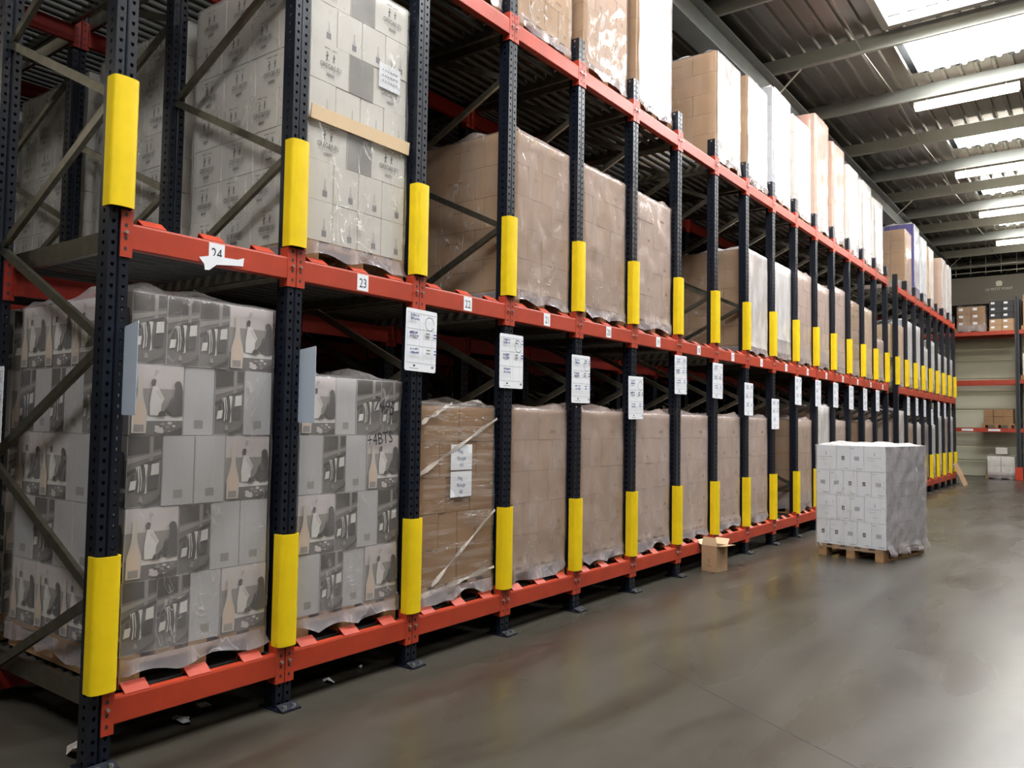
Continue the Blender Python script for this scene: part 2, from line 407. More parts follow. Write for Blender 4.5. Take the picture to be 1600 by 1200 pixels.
# ---------------------------------------------------------------- stretch wrap
_wrap = {}
def wrap_mesh(w_, d, z0, z1, m, seed, dens=1.0, amp=.006, crest=.1):
    """film around a load; local frame: front face at x=0, left edge y=0, running to x=-d, y=w"""
    key = (w_, d, z0, z1, m, seed, dens, amp)
    if key in _wrap: return _wrap[key]
    mb = MB(); k = mb.mi(m); kc = mb.mi('wrap_clear') if m in ('wrap_hazy', 'wrap_stretch', 'wrap_white') else k; kb = mb.mi('wrap_grey'); off = .008; r = .02
    per = []
    def seg(a, b, n, nx, ny):
        for i in range(n):
            t = i/n; per.append((a[0]+(b[0]-a[0])*t, a[1]+(b[1]-a[1])*t, nx, ny))
    nf, ns = max(3, int(16*dens)), max(3, int(18*dens))
    seg((off, r), (off, w_-r), nf, 1, 0); seg((off-r*.3, w_+off-r*.3), (-d+r, w_+off), ns//2+1, 0, 1)
    seg((-d-off, w_-r), (-d-off, r), nf//2+1, -1, 0); seg((-d+r, -off), (-r, -off), ns, 0, -1)
    n = len(per); nz = max(4, int(26*dens*(z1-z0)/1.6)); sv = Vector((seed*7.3, seed*3.1, 0))
    o = 0; rows = nz+4
    for j in range(rows):
        if j <= nz: z = z0 + (z1-z0)*j/nz; ins = 0
        else:
            q = j-nz; z = z1 + (.006, .012, .014)[q-1]; ins = (.012, .05, .2)[q-1]
        for x, y, nx, ny in per:
            P = Vector((x, y, z)); nn = noise.noise(Vector((x*2, y*2, z*3))+sv)*amp*2 + noise.noise(P*7+sv)*amp + noise.noise(P*17+sv)*amp*.5
            zz = z
            if j == 0:
                zz = z - .02 + .09*abs(noise.noise(Vector((x*3, y*3, 0))+sv)) ; nn += .03*noise.noise(P*9+sv)+.02
            elif j <= 2: nn += .035*noise.noise(P*12+sv)+.012
            if j > nz:
                cx, cy = -d/2, w_/2; x2 = x+(cx-x)*ins*1.6; y2 = y+(cy-y)*ins*1.6
                zz = z + (crest*max(0, noise.noise(Vector((x2*4, y2*4, 1))+sv)) if j > nz+1 else 0)
                mb.v.append((x2, y2, zz))
            else:
                nn = max(.0, min(.034, nn+amp*.9))
                mb.v.append((x+nx*nn, y+ny*nn, zz))
    for j in range(rows-1):
        for i in range(n):
            i2 = (i+1) % n
            mb.f.append((j*n+i, j*n+i2, (j+1)*n+i2, (j+1)*n+i)); mb.m.append(kb if j < 2 else kc if (i > nf and j <= nz) else k); mb.smooth.append(True)
    top = (rows-1)*n; c = len(mb.v); mb.v.append((-d/2, w_/2, z1+.012))
    for i in range(n):
        mb.f.append((top+i, top+(i+1) % n, c)); mb.m.append(k); mb.smooth.append(True)
    _wrap[key] = mb.mesh('stretch_wrap'); return _wrap[key]

# ---------------------------------------------------------------- loads
# kind: (carton material, row height, layer A front tiles, layer B front tiles)
def tiles(total, n): return [total/n]*n
def add_load(loc, spec, label, near, group, rz=0, name='pallet_load', w_=.8, d=1.2, seed=0, cat='pallet load', full_top=False):
    """spec: dict(mat, h, rows=[[(width, front print), ...] top to bottom ...], side=[(width, print)...] per row, wrap)"""
    root = thing(name, label, cat, loc, rz, group)
    add_pallet(root, w_, d, near)
    h = spec['h']; rows = spec['rows']; n = len(rows); m = spec['mat']; zb = .146
    rr = random.Random(seed)
    if near:
        for k, row in enumerate(rows):
            z = zb + (n-1-k)*h; y = 0; side = spec['side'][k % len(spec['side'])]
            df = spec.get('df', .3) if k % 2 else spec.get('df2', .3)
            sw = sum(q[0] for q in row); sc = w_/sw
            for q, (cw, pv) in enumerate(row):
                cw *= sc; mm = spec.get('pm', {}).get(pv, m)
                sp = side[-1][1] if q == 0 else 'none'
                link('carton', carton_mesh(cw, df, h, mm, pv, sp), root, (-df/2 + (rr.random()-.5)*.006, y+cw/2, z))
                y += cw
            x = -df; tot = sum(q[0] for q in side[:-1]) or 1; sc = (d-df)/tot
            for cw, pv in reversed(side[:-1]):
                cw *= sc; mm = spec.get('pm', {}).get(pv, m)
                link('carton', carton_mesh(.3, cw, h, mm, 'none', pv), root, (x-cw/2, .15+(rr.random()-.5)*.004, z))
                x -= cw
        core = MB(); core.box(-d+.01, -.42, .31, w_-.004, zb, zb+n*h-.004, m); core.box(-.41, -.31, .31, w_-.004, zb, zb+n*h-.004, m)
        link('carton_core', core.mesh('carton_core'), root, kind='stuff')
    else:
        mb = MB()
        for k in range(n):
            z = zb+(n-1-k)*h; row = rows[k]; y = 0; sw = sum(q[0] for q in row)
            for cw, pv in row:
                cw *= w_/sw; mb.box(-.3+rr.random()*.004, rr.random()*.006-.003, y+.002, y+cw-.002, z+.001, z+h-.002, spec.get('pm', {}).get(pv, m)); y += cw
            for q in range(3): mb.box(-.3-(q+1)*(d-.3)/3+.002, -.3-q*(d-.3)/3-.002, rr.random()*.004, w_-.002, z+.001, z+h-.002, m)
        link('carton_stack', mb.mesh('carton_stack'), root, kind='stuff')
    wm = spec.get('wrap')
    if wm:
        dens = 1.6 if near else .5
        link('stretch_wrap', wrap_mesh(w_, d, spec.get('wz', .05), zb+n*h, wm, seed % 5, dens, spec.get('amp', .007)), root)
    return root
W, N_ = .27, .17
PICT = dict(mat='grey_plain', h=.345, wrap='wrap_film', df=.27, df2=.3, wz=.06,
    rows=[[(N_, 'scene'), (N_, 'scene'), (N_, 'scene'), (W, 'picture')], [(W, 'picture'), (N_, 'plain'), (N_, 'scene'), (N_, 'plain')],
          [(N_, 'scene'), (N_, 'plain'), (N_, 'plain'), (W, 'picture')], [(W, 'picture'), (N_, 'scene'), (N_, 'plain'), (N_, 'plain')],
          [(N_, 'scene'), (N_, 'scene'), (N_, 'plain'), (W, 'picture')]],
    side=[[(.3, 'picture'), (.3, 'picture'), (.3, 'picture'), (.3, 'picture')], [(.2, 'scene'), (.2, 'plain'), (.17, 'scene'), (.2, 'plain'), (.2, 'scene'), (.3, 'plain')],
          [(.3, 'picture'), (.3, 'picture'), (.3, 'plain'), (.2, 'picture')], [(.2, 'plain'), (.2, 'scene'), (.17, 'plain'), (.2, 'plain'), (.3, 'picture')]])
PICT2 = dict(PICT, rows=[[(W, 'picture'), (N_, 'plain'), (W*.8, 'scene'), (N_, 'scene')], [(N_, 'plain'), (N_, 'scene'), (N_, 'plain'), (W, 'picture')],
                         [(W, 'picture'), (N_, 'scene'), (N_, 'plain'), (N_, 'scene')], [(N_, 'plain'), (N_, 'scene'), (N_, 'plain'), (W, 'picture')]])
GREG = dict(mat='white_carton', h=.24, wrap='wrap_clear', df=.3, df2=.2, amp=.009,
    rows=[[(.3, 'grega'), (.2, 'ggrey'), (.3, 'grega')], [(.2, 'gsmall')]*4]*3 + [[(.3, 'grega'), (.2, 'ggrey'), (.3, 'grega')]],
    side=[[(.3, 'grega'), (.3, 'grega'), (.3, 'grega'), (.3, 'gsmall')], [(.3, 'grega'), (.3, 'grega'), (.3, 'grega'), (.3, 'grega')]])
_ga, _gb = GREG['rows'][0], GREG['rows'][1]
GREG['rows'] = [_ga, _gb, _ga, _gb, _ga, _gb, _gb]
def KR(m='kraft', n=5, h=.252, wrap='wrap_hazy', pa='kraft', **k):
    A = [(.4, 'none'), (.4, pa)]; B = [(.2, 'none'), (.2, pa), (.2, 'none'), (.2, pa)]; Cc = [(.27, 'none'), (.27, 'none'), (.27, pa)]
    cyc = [A, B, Cc, B]
    return dict(dict(mat=m, h=h, wrap=wrap, rows=[cyc[(q) % 4] for q in range(n)], df=.4, df2=.3,
                side=[[(.3, 'ktext'), (.3, 'ktext'), (.3, 'none')], [(.4, 'none'), (.4, 'ktext'), (.4, 'none')]]), **k)
LEV = [(.305, 'ground-level'), (2.482, 'middle-level'), (4.69, 'top-level')]   # top of the front beams
def load_at(i, lev, spec, what, deep=0, near=None, dx=0, seed=None, yo=.11, w_=.8):
    z = LEV[lev][0] + .004
    x = -.06 - dx - [0, 1.32, 2.72, 4.1, 5.5][deep]
    dp = '' if deep == 0 else f", pallet {ORD[deep]} behind"
    near = (i <= 8 and deep == 0) if near is None else near
    return add_load((x, i+yo, z), spec, f"{what} on {LEV[lev][1]}, {lane_name(i)}{dp}", near,
                    f"pallet loads on the {LEV[lev][1]} of the rack", seed=(i*3+lev*7+deep) if seed is None else seed, w_=w_)
# ================================================================ STRUCTURE
YB, YE, XL, XR, ZR = -9.0, 30.0, -13.5, 12.0, 7.72
mb = MB(); mb.box(XL, XR, YB, 36, -.1, 0, 'concrete'); fl = link('floor', mb.mesh('floor'), kind='structure')
mb = MB(); mb.bar((1.2, 3.06, -.0035), (4.6, 1.05, -.0035), .006, .008, 'ink'); link('floor_joint', mb.mesh('floor_joint'), fl)
mb = MB(); mb.box(XL-.2, XL, YB, 36, 0, 8, 'side_wall'); link('wall_left', mb.mesh('wall_left'), kind='structure')
mb = MB(); mb.box(XR, XR+.2, YB, 36, 0, 8, 'side_wall'); link('wall_right', mb.mesh('wall_right'), kind='structure')
mb = MB(); mb.box(XL, XR, YB-.2, YB, 0, 8, 'side_wall'); link('wall_back', mb.mesh('wall_back'), kind='structure')
mb = MB(); mb.box(XL, XR, 36, 36.2, 0, 8, 'dark_wall'); link('wall_far', mb.mesh('wall_far'), kind='structure')
wl = MB(); wl.box(XL, XR, 30.03, 30.2, 0, 4.95, 'cream_panel'); wl.box(XL, XR, 30.0, 36, 4.9, 4.95, 'dark_wall')
we = link('wall_end', wl.mesh('wall_end'), kind='structure')
zz = [0, .55, 1.05, 1.65, 2.3, 2.9, 3.35, 3.95, 4.45, 4.95]
for k in range(len(zz)-1):
    p = MB(); x0, x1 = -4, 8
    p.extrude([(30.03, zz[k]+.006), (30.0, zz[k]+.03), (30.0, zz[k+1]-.03), (30.03, zz[k+1]-.006)], x0, x1, 'x', 'cream_panel')
    link('cladding_panel', p.mesh('cladding_panel'), we)
ceil = MB(); ceil.box(XL-.2, XR+.2, YB-.2, 36.2, 8.0, 8.1, 'dark_wall'); ceil = link('ceiling', ceil.mesh('ceiling'), kind='structure')
PUR = [-8.2, -5.8, -3.4, -1.0, 1.5, 3.95, 6.4, 8.87, 11.25, 13.67, 16.2, 18.4, 20.5, 22.5, 24.5, 26.5, 28.86, 31.2, 33.6, 35.9]
def sheet(y0, y1, m):
    """one metre of trapezoidal roof sheet, four ribs hanging down"""
    s = MB(); prof = []
    for k in range(4):
        a = k*.25; prof += [(a, ZR+.04), (a+.16, ZR+.04), (a+.18, ZR), (a+.225, ZR), (a+.245, ZR+.04)]
    prof.append((1.0, ZR+.04))
    s.extrude(prof, y0, y1, 'y', m, closed=False)
    return s.mesh('roof_sheet')
SKYC = {(8.87, 11.25): (8.97, 10.85), (11.25, 13.67): (11.75, 13.2), (16.2, 18.4): (16.7, 17.8), (20.5, 22.5): (20.9, 22.1), (24.5, 26.5): (25, 26),
        (-1.0, 1.5): (-.6, 1.1), (3.95, 6.4): (4.3, 6.0), (-5.8, -3.4): (-5.4, -3.8)}
for a, b in zip([YB]+PUR, PUR+[36.2]):
    s_r = sheet(a, b, 'roof'); s_s = None
    sk = SKYC.get((a, b))
    for X in range(int(XL)-1, int(XR)+1):
        if sk and 1 <= X < 1+3:
            if not s_s: s_s = (sheet(sk[0], sk[1], 'skylight'), sheet(a, sk[0], 'roof'), sheet(sk[1], b, 'roof'))
            link('roof_light', s_s[0], ceil, (X+.1, 0, 0), label='daylit translucent roof sheet')
            link('roof_sheet', s_s[1], ceil, (X, 0, 0)); link('roof_sheet', s_s[2], ceil, (X, 0, 0))
        elif -3 <= X <= 5 and a >= 6: link('roof_sheet', s_r, ceil, (X, 0, 0))
    o = MB(); s1 = s_r
    for X0, X1 in (((XL-1, -3), (6, XR+.2)) if a >= 6 else ((XL-1, 1 if sk else 4), (4, XR+.2))):
        o.box(X0, X1, a, b, ZR+.03, ZR+.045, 'roof')
    link('roof_deck', o.mesh('roof_deck'), ceil)
# framed smoke vent in the first skylight
v = MB()
for (x0, x1, y0, y1) in ((1.0, 1.1, 8.9, 10.95), (1.1, 4.0, 10.85, 10.95), (1.1, 4.0, 8.9, 8.98)): v.box(x0, x1, y0, y1, 7.6, 7.74, 'purlin')
link('skylight_curb', v.mesh('skylight_curb'), ceil)
for y in PUR:
    p = MB(); z0 = 7.45
    # Z-purlin with lips, 0.26 deep
    prof = [(y-.035, z0), (y+.004, z0), (y+.004, z0+.252), (y+.04, z0+.252), (y+.04, z0+.26), (y-.004, z0+.26), (y-.004, z0+.008), (y-.035, z0+.008)]
    p.extrude(prof, XL-.1, XR+.1, 'x', 'purlin')
    p.box(XL, XR, y-.045, y-.035, z0, z0+.03, 'purlin')
    link('purlin', p.mesh('purlin'), ceil)
for k in range(len(PUR)-1):
    for x in (.62, -2.4, 3.6):
        p = MB(); p.tube((x, PUR[k], 7.53+.12*(k % 2)), (x, PUR[k+1], 7.65-.12*(k % 2)), .008, 'steel_bright', 6); link('tie_rod', p.mesh('tie_rod'), ceil)
g = MB(); g.box(-1.05, -.75, YB, 30, 7.0, 7.02, 'girder'); g.box(-.91, -.89, YB, 30, 7.02, 7.43, 'girder'); g.box(-1.05, -.75, YB, 30, 7.43, 7.45, 'girder')
gi = link('trim_1', g.mesh('roof_girder'), kind='structure', label='grey steel roof girder above the rack front')
for y in (11.25, 20.5, 28.86):
    p = MB(); p.bar((-.78, y, 7.03), (-.3, y, 7.46), .05, .012, 'steel_bright'); link('knee_brace', p.mesh('knee_brace'), gi)
# end-wall gallery: banner and rail
b = MB(); b.box(-3, 6, 29.85, 29.9, 5.95, 6.9, 'banner')
F = Face(b, lambda u, v, l: (u, 29.85-.001*l, v))
F.text('LE PETIT PONT', .70, 6.39, .12, 'banner_ink')
F.poly([(.62, 6.53), (.78, 6.53), (.80, 6.66), (.75, 6.71), (.65, 6.71), (.60, 6.66)], 'banner_ink')
ban = link('banner', b.mesh('banner'), label='grey fabric banner with pale lettering hung high across the end wall', cat='banner')
r = MB()
rail = thing('gallery_rail', 'thin grey steel railing above the grey banner on the end wall', 'railing', (0, 29.5, 6.9))
m_ = MB(); m_.box(-3, 6, -.02, .02, .3, .34, 'purlin'); link('top_rail', m_.mesh('top_rail'), rail)
m_ = MB(); m_.box(-3, 6, -.02, .02, .08, .11, 'purlin'); link('lower_rail', m_.mesh('lower_rail'), rail)
m_ = MB(); m_.tube((0, 0, 0), (0, 0, .75), .012, 'purlin', 6); pm = m_.mesh('post')
for k in range(14): link('post', pm, rail, (-2.8+k*.45, 0, 0))

# ================================================================ LAMPS
def batten_meshes():
    a = MB(); a.box(-.78, .78, -.05, .05, .05, .1, 'purlin'); a.box(-.8, -.78, -.06, .06, 0, .1, 'purlin'); a.box(.78, .8, -.06, .06, 0, .1, 'purlin')
    b_ = MB(); b_.extrude([(-.07, .05), (-.09, .02), (-.06, -.03), (0, -.05), (.06, -.03), (.09, .02), (.07, .05)], -.78, .78, 'x', 'lamp')
    c = MB(); c.tube((0, 0, .1), (0, 0, .15), .01, 'purlin', 6)
    return a.mesh('housing'), b_.mesh('diffuser'), c.mesh('hanger')
LH, LD, LG = batten_meshes()
def lamp(x, y, z, label):
    t = thing('batten_lamp', label, 'ceiling lamp', (x, y, z), 0, 'batten lamps under the roof purlins')
    link('housing', LH, t); link('diffuser', LD, t); link('hanger', LG, t, (-.6, 0, 0)); link('hanger', LG, t, (.6, 0, 0))
for n_, y in enumerate((13.67, 18.4, 22.5, 26.5)):
    lamp(1.75, y, 7.3, f"glowing fluorescent batten lamp over the aisle, {ORD[n_]} one from the camera end")
for n_, y in enumerate((-3.4, .9-1.9, 3.95, 8.87)):
    lamp(1.9, y, 7.3, f"fluorescent batten lamp over the near aisle outside the picture, number {ORD[n_]}")
for n_, y in enumerate((-3.4, 3.95, 11.25, 18.4)):  # fill lamps added out of view to brighten rack fronts and guards
    lamp(7.2, y, 7.3, f"added unseen fill lamp beyond the right picture edge, {ORD[n_]} along")
for n_, y in enumerate((-5.8, -1.0, 6.4, 13.67)):
    lamp(-12.3, y, 7.3, f"fluorescent batten lamp over the far aisle behind the rack, {ORD[n_]} along")

# ================================================================ RACK
D = [-.05, -1.33, -2.76, -4.2, -5.65, -7.1, -8.5, -9.9]
H_UP = 4.95
def upright_mesh(holes=True):
    m_ = MB(); k = m_.mi('navy')
    def strip(p0, p1, c0, c1, z0, z1, pitch=.05, hh=.02):
        """flat strip from p0 to p1 (2-D) with a column of slots between fractions c0 and c1"""
        L2 = lambda t: (p0[0]+(p1[0]-p0[0])*t, p0[1]+(p1[1]-p0[1])*t)
        a, b_, c_, d_ = L2(0), L2(c0), L2(c1), L2(1)
        for q0, q1 in ((a, b_), (c_, d_)):
            m_.face([(q0[0], q0[1], z0), (q1[0], q1[1], z0), (q1[0], q1[1], z1), (q0[0], q0[1], z1)], 'navy')
        z = z0; mid = L2((c0+c1)/2)
        while z < z1-.001:
            zt = min(z1, z+pitch); lo, hi = z+(pitch-hh)/2, z+(pitch+hh)/2
            m_.face([(b_[0], b_[1], z), (c_[0], c_[1], z), (c_[0], c_[1], lo+.008), (mid[0], mid[1], lo), (b_[0], b_[1], lo+.008)], 'navy')
            m_.face([(b_[0], b_[1], hi), (c_[0], c_[1], hi), (c_[0], c_[1], zt), (b_[0], b_[1], zt)], 'navy')
            z += pitch
    def plain(p0, p1, z0, z1):
        m_.face([(p0[0], p0[1], z0), (p1[0], p1[1], z0), (p1[0], p1[1], z1), (p0[0], p0[1], z1)], 'navy')
    prof = [(-.04, -.025), (-.095, -.03), (-.095, -.05), (.0, -.05)]
    z0, z1 = .0, H_UP
    if holes:
        strip((.0, -.05), (.0, -.008), .36, .72, z0, z1); strip((.0, .008), (.0, .05), .28, .64, z0, z1)
        strip((-.095, -.05), (.0, -.05), .42, .62, z0, z1); strip((.0, .05), (-.095, .05), .38, .58, z0, z1)
    else:
        plain((.0, -.05), (.0, -.008), z0, z1); plain((.0, .008), (.0, .05), z0, z1)
        plain((-.095, -.05), (.0, -.05), z0, z1); plain((.0, .05), (-.095, .05), z0, z1)
    plain((.0, -.008), (-.01, 0), z0, z1); plain((-.01, 0), (.0, .008), z0, z1)
    plain((-.095, .05), (-.095, -.05), z0, z1)
    return m_.mesh('upright')
UPH, UPP = upright_mesh(True), upright_mesh(False)
fp = MB(); fp.box(-.12, .045, -.065, .065, 0, .008, 'navy'); fp.extrude([(.045, 0), (.075, 0), (.06, .02), (.045, .008)], -.06, .06, 'y', 'navy')
fp.box(-.095, .003, -.053, .053, .008, .05, 'navy')
FPM = None
_f2 = MB(); _f2.box(-.12, .05, -.065, .065, 0, .008, 'navy')
n0 = len(_f2.v); _f2.extrude([(.05, -.06), (.05, .06), (.08, .06), (.08, -.06)], .0, .01, 'z', 'navy')
_f2.bar((.02, 0, .03), (.07, 0, .008), .12, .006, 'navy', up=(0, 0, 1)); FPM = _f2.mesh('foot_plate')
bl = MB(); bl.tube((0, 0, 0), (.014, 0, 0), .009, 'steel_bright', 6); BOLT = bl.mesh('bolt')
ab = MB(); ab.tube((0, 0, 0), (0, 0, .022), .011, 'steel_bright', 6); ANC = ab.mesh('anchor_bolt')
def guard_mesh(hg):
    m_ = MB(); k = m_.mi('yellow'); pts = []; inn = []
    for j in range(13):
        t = math.pi*j/12; sg = 1 if math.cos(t) < 0 else -1; q = abs(math.cos(t))**.78
        pts.append((.034*math.sin(t)**.6 if 0 < j < 12 else 0, .061*sg*q)); inn.append((.028*math.sin(t)**.6 if 0 < j < 12 else 0, .055*sg*q))
    pts = [(-.045, -.061)]+pts+[(-.045, .061)]; inn = [(-.045, -.056)]+inn+[(-.045, .056)]
    n = len(pts)
    for z in (0, hg): m_.v += [(p[0], p[1], z) for p in pts] + [(p[0], p[1], z) for p in inn]
    def q(a, b_, c_, d_, s=True): m_.f.append((a, b_, c_, d_)); m_.m.append(k); m_.smooth.append(s)
    e = 4*n; m_.v += list(m_.v)
    for j in range(n-1):
        q(j, j+1, 2*n+j+1, 2*n+j); q(n+j+1, n+j, 3*n+j, 3*n+j+1)
        q(e+j+1, e+j, e+n+j, e+n+j+1, False); q(e+2*n+j, e+2*n+j+1, e+3*n+j+1, e+3*n+j, False)
    q(e, e+2*n, e+3*n, e+n, False); q(e+n-1, e+2*n-1, e+4*n-1, e+3*n-1, False)
    return m_.mesh('column_guard')
GUA = guard_mesh(.607)
def brace_mesh(dx, dz):
    """C-section lattice bar from (0,0,0) to (-dx,0,dz)"""
    m_ = MB(); a, b_ = Vector((0, 0, 0)), Vector((-dx, 0, dz)); d = (b_-a).normalized(); n = Vector((-d.z, 0, d.x))
    m_.bar(a+Vector((0, -.012, 0)), b_+Vector((0, -.012, 0)), .003, .045, 'galva', up=n)
    for s in (-1, 1): m_.bar(a+n*s*.021, b_+n*s*.021, .026, .003, 'galva', up=n)
    return m_.mesh('brace')
NOD_F = [.75, 1.92, 3.09, 4.26]; NOD_B = [.165, 1.335, 2.505, 3.675, 4.80]
_bm = {}
def BR(dx, dz):
    k = (round(dx, 3), round(dz, 3))
    if k not in _bm: _bm[k] = brace_mesh(dx, dz)
    return _bm[k]
for i in range(26):
    lb = (f"navy perforated rack frame at the near end of the rack with yellow guards" if i == 0 else
          f"navy perforated rack frame with yellow guards, {ORD[i]} frame from the near end" if i < 25 else
          "navy perforated rack frame with yellow guards closing the far end of the rack")
    if i > 0 and i < 25: lb = f"navy perforated rack frame with yellow guards, {ORD[i]} from the near end"
    t = thing('rack_frame', lb, 'rack frame', (0, i, 0), 0, 'upright frames of the pallet rack')
    for k, x in enumerate(D):
        if i > 12 and k > 4: continue
        h_ = link('upright', UPH if (i < 12 and k < 3) or k == 0 else UPP, t, (x+.05, 0, 0))
        if k < 3: 
            f_ = link('foot_plate', FPM, h_)
            if k == 0 and i < 12:
                for s in (-1, 1): link('anchor_bolt', ANC, h_, (.055, s*.03, .008))
    for k in range(len(D)-1):
        if i > 12 and k > 3: continue
        xa, xb = D[k]-.0, D[k+1]+.03
        dx = xa-xb-.03
        for j, zf in enumerate(NOD_F):
            link('brace', BR(dx, NOD_B[j+1]-zf), t, (xa-.03, 0, zf))
            link('brace', BR(dx, NOD_B[j]-zf), t, (xa-.03, 0, zf))
    link('column_guard', GUA, t, (.004, (rnd.random()-.5)*.006, .339), label='yellow plastic column guard')
    link('column_guard', GUA, t, (.004, (rnd.random()-.5)*.006, 2.543), label='yellow plastic column guard')

def conn_mesh():
    """end connector: front plate with slots plus a side cheek; local origin at upright centre line, runs to +y"""
    m_ = MB(); h_ = .22
    m_.box(.001, .008, .003, .054, 0, h_, 'orange')
    m_.box(-.06, .008, .054, .06, 0, h_, 'orange')
    for z in (.03, .08, .14, .19):
        m_.poly = None
        m_.face([(.0083, .02, z), (.0083, .034, z), (.0083, .034, z+.014), (.0083, .027, z+.02), (.0083, .02, z+.014)], 'ink')
    return m_.mesh('connector')
CON = conn_mesh()
bm_ = MB(); bm_.extrude([(-.045, 0), (.003, 0), (.006, .004), (.006, .112), (.003, .122), (-.03, .125), (-.045, .118)], .06, .94, 'y', 'orange')
# beam profile is (x, z) swept on y
BEAM = bm_.mesh('beam_rail')
gm = MB()
gm.extrude([(.004, 0), (-.052, .038), (-.07, .0), (-.066, 0), (-.051, .032), (-.004, 0)], -.06, .06, 'y', 'orange'); GUI = gm.mesh('pallet_guide')
cm2 = MB()
CONM = CON.copy(); 
for v_ in CONM.vertices: v_.co.y = -v_.co.y
CONM.flip_normals()
for i in range(25):
    if i == 16: continue
    for lv, (zt, ln) in enumerate(LEV):
        t = thing('front_beam', f"orange-red front beam on {ln}, {lane_name(i)}", 'rack beam', (0, i, zt-.125), 0, f"orange-red front beams on the {ln}")
        link('beam_rail', BEAM, t)
        a = link('connector', CON, t, (0, 0, -.04)); b_ = link('connector', CONM, t, (0, 1, -.04))
        if i < 10:
            link('bolt', BOLT, a, (.007, .027, .115)); link('bolt', BOLT, b_, (.007, -.027, .115))
        if lv < 2 or True:
            for y in (.17, .49, .80): link('pallet_guide', GUI, t, (0, y, .124))
        if lv == 1 and i < 16:
            s = MB(); s.box(.0062, .0072, .455, .545, .012, .112, 'white_paper')
            F = front_face(s, .0074, .455, .09, .012, .1); F.text(str(24-i), .5, .2, .8, 'ink', 1.1, stretch=.8)
            link('number_plate', s.mesh('number_plate'), t, label=f'white bay number sticker reading {24-i}')
# torn tape over sticker 24
s = MB()
s.poly = None
pts = [(.40, .012), (.47, .03), (.62, .035), (.66, .05), (.655, .005), (.58, -.002), (.50, -.012), (.46, -.045), (.435, -.048), (.43, -.02)]
s.extrude([(y, z+.005) for y, z in pts], .0085, .0095, 'x', 'white_paper')
link('paper_tape', s.mesh('paper_tape'), None, (0, 0, 2.357+.01), label='torn white paper tape hanging over the first bay number', cat='tape')
# inner beams
ib = MB(); ib.extrude([(-.02, 0), (.02, 0), (.02, .13), (-.02, .13)], .05, .95, 'y', 'orange_shaded'); IB = ib.mesh('beam_rail')
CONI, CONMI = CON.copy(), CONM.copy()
for q_ in (CONI, CONMI): q_.materials[0] = MATS['orange_shaded']
for k in range(1, 5):
    for i in range(25):
        if i == 16 or (i > 11 and k > 1): continue
        for lv, (zt, ln) in enumerate(LEV):
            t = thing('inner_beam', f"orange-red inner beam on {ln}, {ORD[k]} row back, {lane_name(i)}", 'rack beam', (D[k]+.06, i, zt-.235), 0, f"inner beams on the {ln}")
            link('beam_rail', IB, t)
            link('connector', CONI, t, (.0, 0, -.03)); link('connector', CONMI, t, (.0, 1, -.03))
# roller lanes
rl = MB(); rl.tube((0, .085, 0), (0, .915, 0), .025, 'galva_dark', 8, True); ROL_M = rl.mesh('roller')
sr = MB(); sr.extrude([(0, -.1), (.03, -.1), (.03, -.097), (.003, -.097), (.003, -.003), (.03, -.003), (.03, 0), (0, 0)], 0, 1, 'x', 'galva_dark')
# that profile is (y, z) swept on x
SRL = MB(); SRL.extrude([(0, -.1), (.03, -.1), (.03, -.097), (.003, -.097), (.003, -.003), (.03, -.003), (.03, 0), (0, 0)], -9.85, -.04, 'x', 'galva'); SRL = SRL.mesh('side_rail')
RB = {}
def roller_bed(x0):
    if x0 in RB: return RB[x0]
    m_ = MB(); x = x0
    while x > -9.8: m_.tube((x, .085, 0), (x, .915, 0), .025, 'galva_dark', 6, False); x -= .105
    RB[x0] = m_.mesh('roller_bed'); return RB[x0]
for i in range(25):
    if i == 16: continue
    for lv, (zt, ln) in enumerate(LEV):
        t = thing('roller_lane', f"galvanised roller lane on {ln}, {lane_name(i)}", 'roller conveyor', (0, i, zt-.003), 0, f"roller lanes on the {ln}")
        link('side_rail', SRL, t, (0, .055, 0)); o = link('side_rail', SRL, t, (0, .915, 0))
        nn = {0: 12, 1: 28, 2: 28}[lv] if i < 7 else (0)
        for q in range(nn): link('roller', ROL_M, t, (-.13-q*.105, 0, -.028))
        x0 = round(-.13-nn*.105, 3)
        link('roller_bed', roller_bed(x0), t, (0, 0, -.028), kind='stuff')

# ================================================================ LOADS
# ground level
load_at(0, 0, PICT, 'grey picture-printed carton load', seed=1)
load_at(0, 0, PICT, 'grey picture-printed carton load', deep=1, near=True, seed=2)
load_at(0, 0, PICT, 'grey picture-printed carton load', deep=2, near=False, seed=3)
load_at(1, 0, PICT2, 'grey picture-printed carton load under loose film', seed=4)
l2 = load_at(2, 0, KR('kraft_dark', 5, .247, 'wrap_stretch', 'none', amp=.01), 'brown carton load tied with twisted film', seed=5)
for i in (3, 4, 5, 6, 7, 8):
    load_at(i, 0, KR('kraft_pink' if i > 4 else 'kraft', 5, .248, 'wrap_hazy'), 'hazy film-wrapped brown carton load', seed=i)
load_at(3, 0, KR('kraft'), 'brown carton load', deep=1, near=False)
TALL = KR('kraft_pink', 6, .25, 'wrap_hazy')
LO = {10: KR('kraft', 5, .248), 11: KR('kraft_pink', 6, .245, 'wrap_white'), 12: KR('kraft_pink', 5, .25), 14: KR('kraft', 5, .25), 
      15: None, 17: KR('kraft_pink', 6, .255, 'wrap_white'), 18: KR('kraft', 5, .25), 19: KR('kraft_pink', 5, .25, 'wrap_white'), 20: KR('black_box', 5, .25, 'wrap_grey'),
      21: KR('white_carton', 5, .25, 'wrap_white'), 22: KR('white_carton', 6, .25, 'wrap_white'), 23: KR('kraft_pink', 6, .25, 'wrap_grey'), 24: KR('white_carton', 6, .25, 'wrap_white')}
